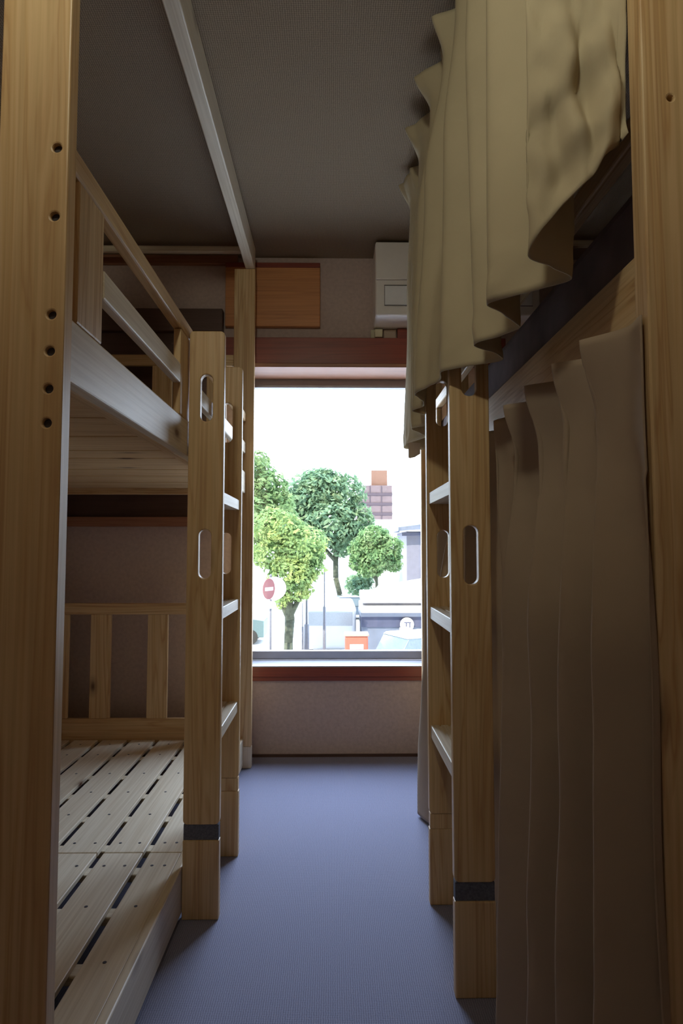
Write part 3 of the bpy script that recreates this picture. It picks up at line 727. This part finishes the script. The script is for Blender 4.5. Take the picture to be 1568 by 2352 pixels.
bm = bmesh.new(); box(bm, -.46, -.30, -.13, -.1205, 1.37, 1.40); box(bm, -.40, -.37, -.13, -.1205, 1.25, 1.37); box(bm, -.30, -.22, -.13, -.1205, 1.37, 1.40); box(bm, -.28, -.25, -.13, -.1205, 1.22, 1.37)
bm_obj('badge_mark', bm, SLATE, bd)
bm = bmesh.new(); box(bm, -.62, -.30, -.11, -.084, 1.08, 1.22, bev=.01); bm_obj('small_sign', bm, OFFW, k)

def car(name, label, loc, rz, L, W, H, paint):
    c = empty(name, loc, label=label, category='car', group='cars in the street'); c.rotation_euler = (0, 0, rz)
    def prof(pts, y0, y1, nm, mat, par, sm=.04):
        bm = bmesh.new(); a = [bm.verts.new((x, y0, z)) for x, z in pts]; b = [bm.verts.new((x, y1, z)) for x, z in pts]; n = len(pts)
        for i in range(n): bm.faces.new((a[i], a[(i + 1) % n], b[(i + 1) % n], b[i]))
        bm.faces.new(a); bm.faces.new(b)
        bmesh.ops.bevel(bm, geom=list(bm.edges), offset=sm, segments=2, profile=.6, affect='EDGES')
        return bm_obj(nm, bm, mat, par, smooth=False)
    hb = H * .58
    bd = prof([(-L / 2, .28), (L / 2, .28), (L / 2, hb * .92), (L * .28, hb), (-L * .42, hb), (-L / 2, hb * .95)], -W / 2, W / 2, 'body', paint, c)
    prof([(-L * .40, hb + .001), (L * .26, hb + .001), (L * .12, H - .06), (-L * .30, H - .06)], -W * .44, W * .44, 'cabin_glass', DGLASS, c, .03)
    prof([(-L * .31, H - .059), (L * .13, H - .059), (L * .10, H), (-L * .28, H)], -W * .43, W * .43, 'roof', paint, c, .02)
    for sx in (-.31, .31):
        for sy in (-1, 1):
            bm = bmesh.new(); cyl(bm, (sx * L, sy * (W / 2 - .02) - .09 * sy, .31), (sx * L, sy * (W / 2 - .02) + .03 * sy, .31), .31, n=20); bm_obj('wheel', bm, TYRE, c)
    return c
car('parked_car', 'white car at the lower right corner of the window', (2.75, 18.4, GZ), math.radians(25), 3.6, 1.6, 1.52, CARW)
car('parked_car', 'blue-grey car farther down the street beyond the white van', (1.15, 36, GZ), math.radians(12), 3.4, 1.6, 1.25, CARB)
car('parked_car', 'teal car at the left edge of the window below the road sign', (-4.3, 27, GZ), 0, 2.9, 1.6, 1.82, CART)
vn = empty('delivery_van', (.02, 22.6, GZ), label='overexposed white van with rounded roof behind the post box', category='van')
bm = bmesh.new(); box(bm, -1.05, .80, 0, 3.6, .35, 1.90, bev=.16, seg=4); bm_obj('body', bm, OFFW, vn)
bm = bmesh.new(); box(bm, -.9, .66, -.03, -.002, 1.2, 1.68, bev=.01); bm_obj('rear_window', bm, plain('pale_glass', (.42, .43, .44), .2), vn)
for sx in (-.85, .6):
    for yy in (.6, 2.9):
        bm = bmesh.new(); cyl(bm, (sx - .1, yy, .32), (sx + .1, yy, .32), .32, n=20); bm_obj('wheel', bm, TYRE, vn)

# ------------------------------------------------------------------ light
W = bpy.data.worlds.new('World'); SC.world = W; W.use_nodes = True; nt = W.node_tree; nt.nodes.clear()
out = nt.nodes.new('ShaderNodeOutputWorld'); bg = nt.nodes.new('ShaderNodeBackground')
tc = nt.nodes.new('ShaderNodeTexCoord'); sep = nt.nodes.new('ShaderNodeSeparateXYZ'); nt.links.new(tc.outputs['Generated'], sep.inputs[0])
mr = N(nt, 'ShaderNodeMapRange'); mr.inputs['From Min'].default_value = -.3; mr.inputs['From Max'].default_value = .25; mr.interpolation_type = 'SMOOTHSTEP'
nt.links.new(sep.outputs['Y'], mr.inputs['Value'])
cr = ramp(nt, [(0.0, (0.08, 0.09, 0.10)), (1.0, (1.0, 1.0, 1.0))])
mz = N(nt, 'ShaderNodeMapRange'); mz.inputs['From Min'].default_value = .05; mz.inputs['From Max'].default_value = .95
nt.links.new(sep.outputs['Z'], mz.inputs['Value'])
cz = ramp(nt, [(0.0, (0.30, 0.33, 0.37)), (1.0, (0.78, 0.98, 1.36))]); nt.links.new(mz.outputs[0], cz.inputs[0])
mm = N(nt, 'ShaderNodeMix', data_type='RGBA', blend_type='MULTIPLY'); mm.inputs['Factor'].default_value = 1
nt.links.new(mr.outputs[0], cr.inputs[0]); nt.links.new(cr.outputs[0], mm.inputs['A']); nt.links.new(cz.outputs[0], mm.inputs['B'])
nt.links.new(mm.outputs['Result'], bg.inputs[0]); bg.inputs[1].default_value = 16.0
nt.links.new(bg.outputs[0], out.inputs[0])

def area(name, loc, rot, sx, sy, energy, col, portal=False, parent=None):
    l = bpy.data.lights.new(name, 'AREA'); l.shape = 'RECTANGLE'; l.size = sx; l.size_y = sy; l.energy = energy; l.color = col
    o = bpy.data.objects.new(name, l); C.objects.link(o); o.location = loc; o.rotation_euler = rot
    if portal: l.cycles.is_portal = True
    if parent: o.parent = parent
    return o
area('window_daylight_portal', ((WX0 + WX1) / 2, GY + .043, 1.19), (-PI / 2, 0, 0), WX1 - WX0, 1.42, 1, (1, 1, 1), portal=True)
l = bpy.data.lights.new('lamp_bulb', 'POINT'); l.energy = 22; l.color = (1.0, 1.0, .80); l.shadow_soft_size = .055
o = bpy.data.objects.new('lamp_bulb', l); C.objects.link(o); o.parent = lamp; o.location = (0, 0, -.145)
l = bpy.data.lights.new('sun', 'SUN'); l.energy = 8.0; l.angle = .01; l.color = (1, .95, .85)
o = bpy.data.objects.new('sun', l); C.objects.link(o); o.rotation_euler = (math.radians(38), math.radians(-28), 0); o.location = (0, 0, 20)

# ------------------------------------------------------------------ camera
cam = bpy.data.cameras.new('camera'); co = bpy.data.objects.new('camera', cam); C.objects.link(co)
F = 1450.0
cam.sensor_fit = 'VERTICAL'; cam.sensor_height = 36; cam.lens = 36 * F / 2352; cam.clip_start = .02; cam.clip_end = 500
co.location = (0, 0, 1.02)
co.rotation_euler = (PI / 2 + math.atan(86 / F), 0, -math.atan(19 / F))
SC.camera = co
vs = SC.view_settings; vs.view_transform = 'Standard'; vs.look = 'None'; vs.gamma = 1; vs.use_curve_mapping = False; vs.exposure = 0.0
cy = SC.cycles; cy.use_denoising = True; cy.max_bounces = 10; cy.diffuse_bounces = 6; cy.glossy_bounces = 3; cy.transparent_max_bounces = 8
cy.sample_clamp_indirect = 6.0; cy.caustics_reflective = False; cy.caustics_refractive = False
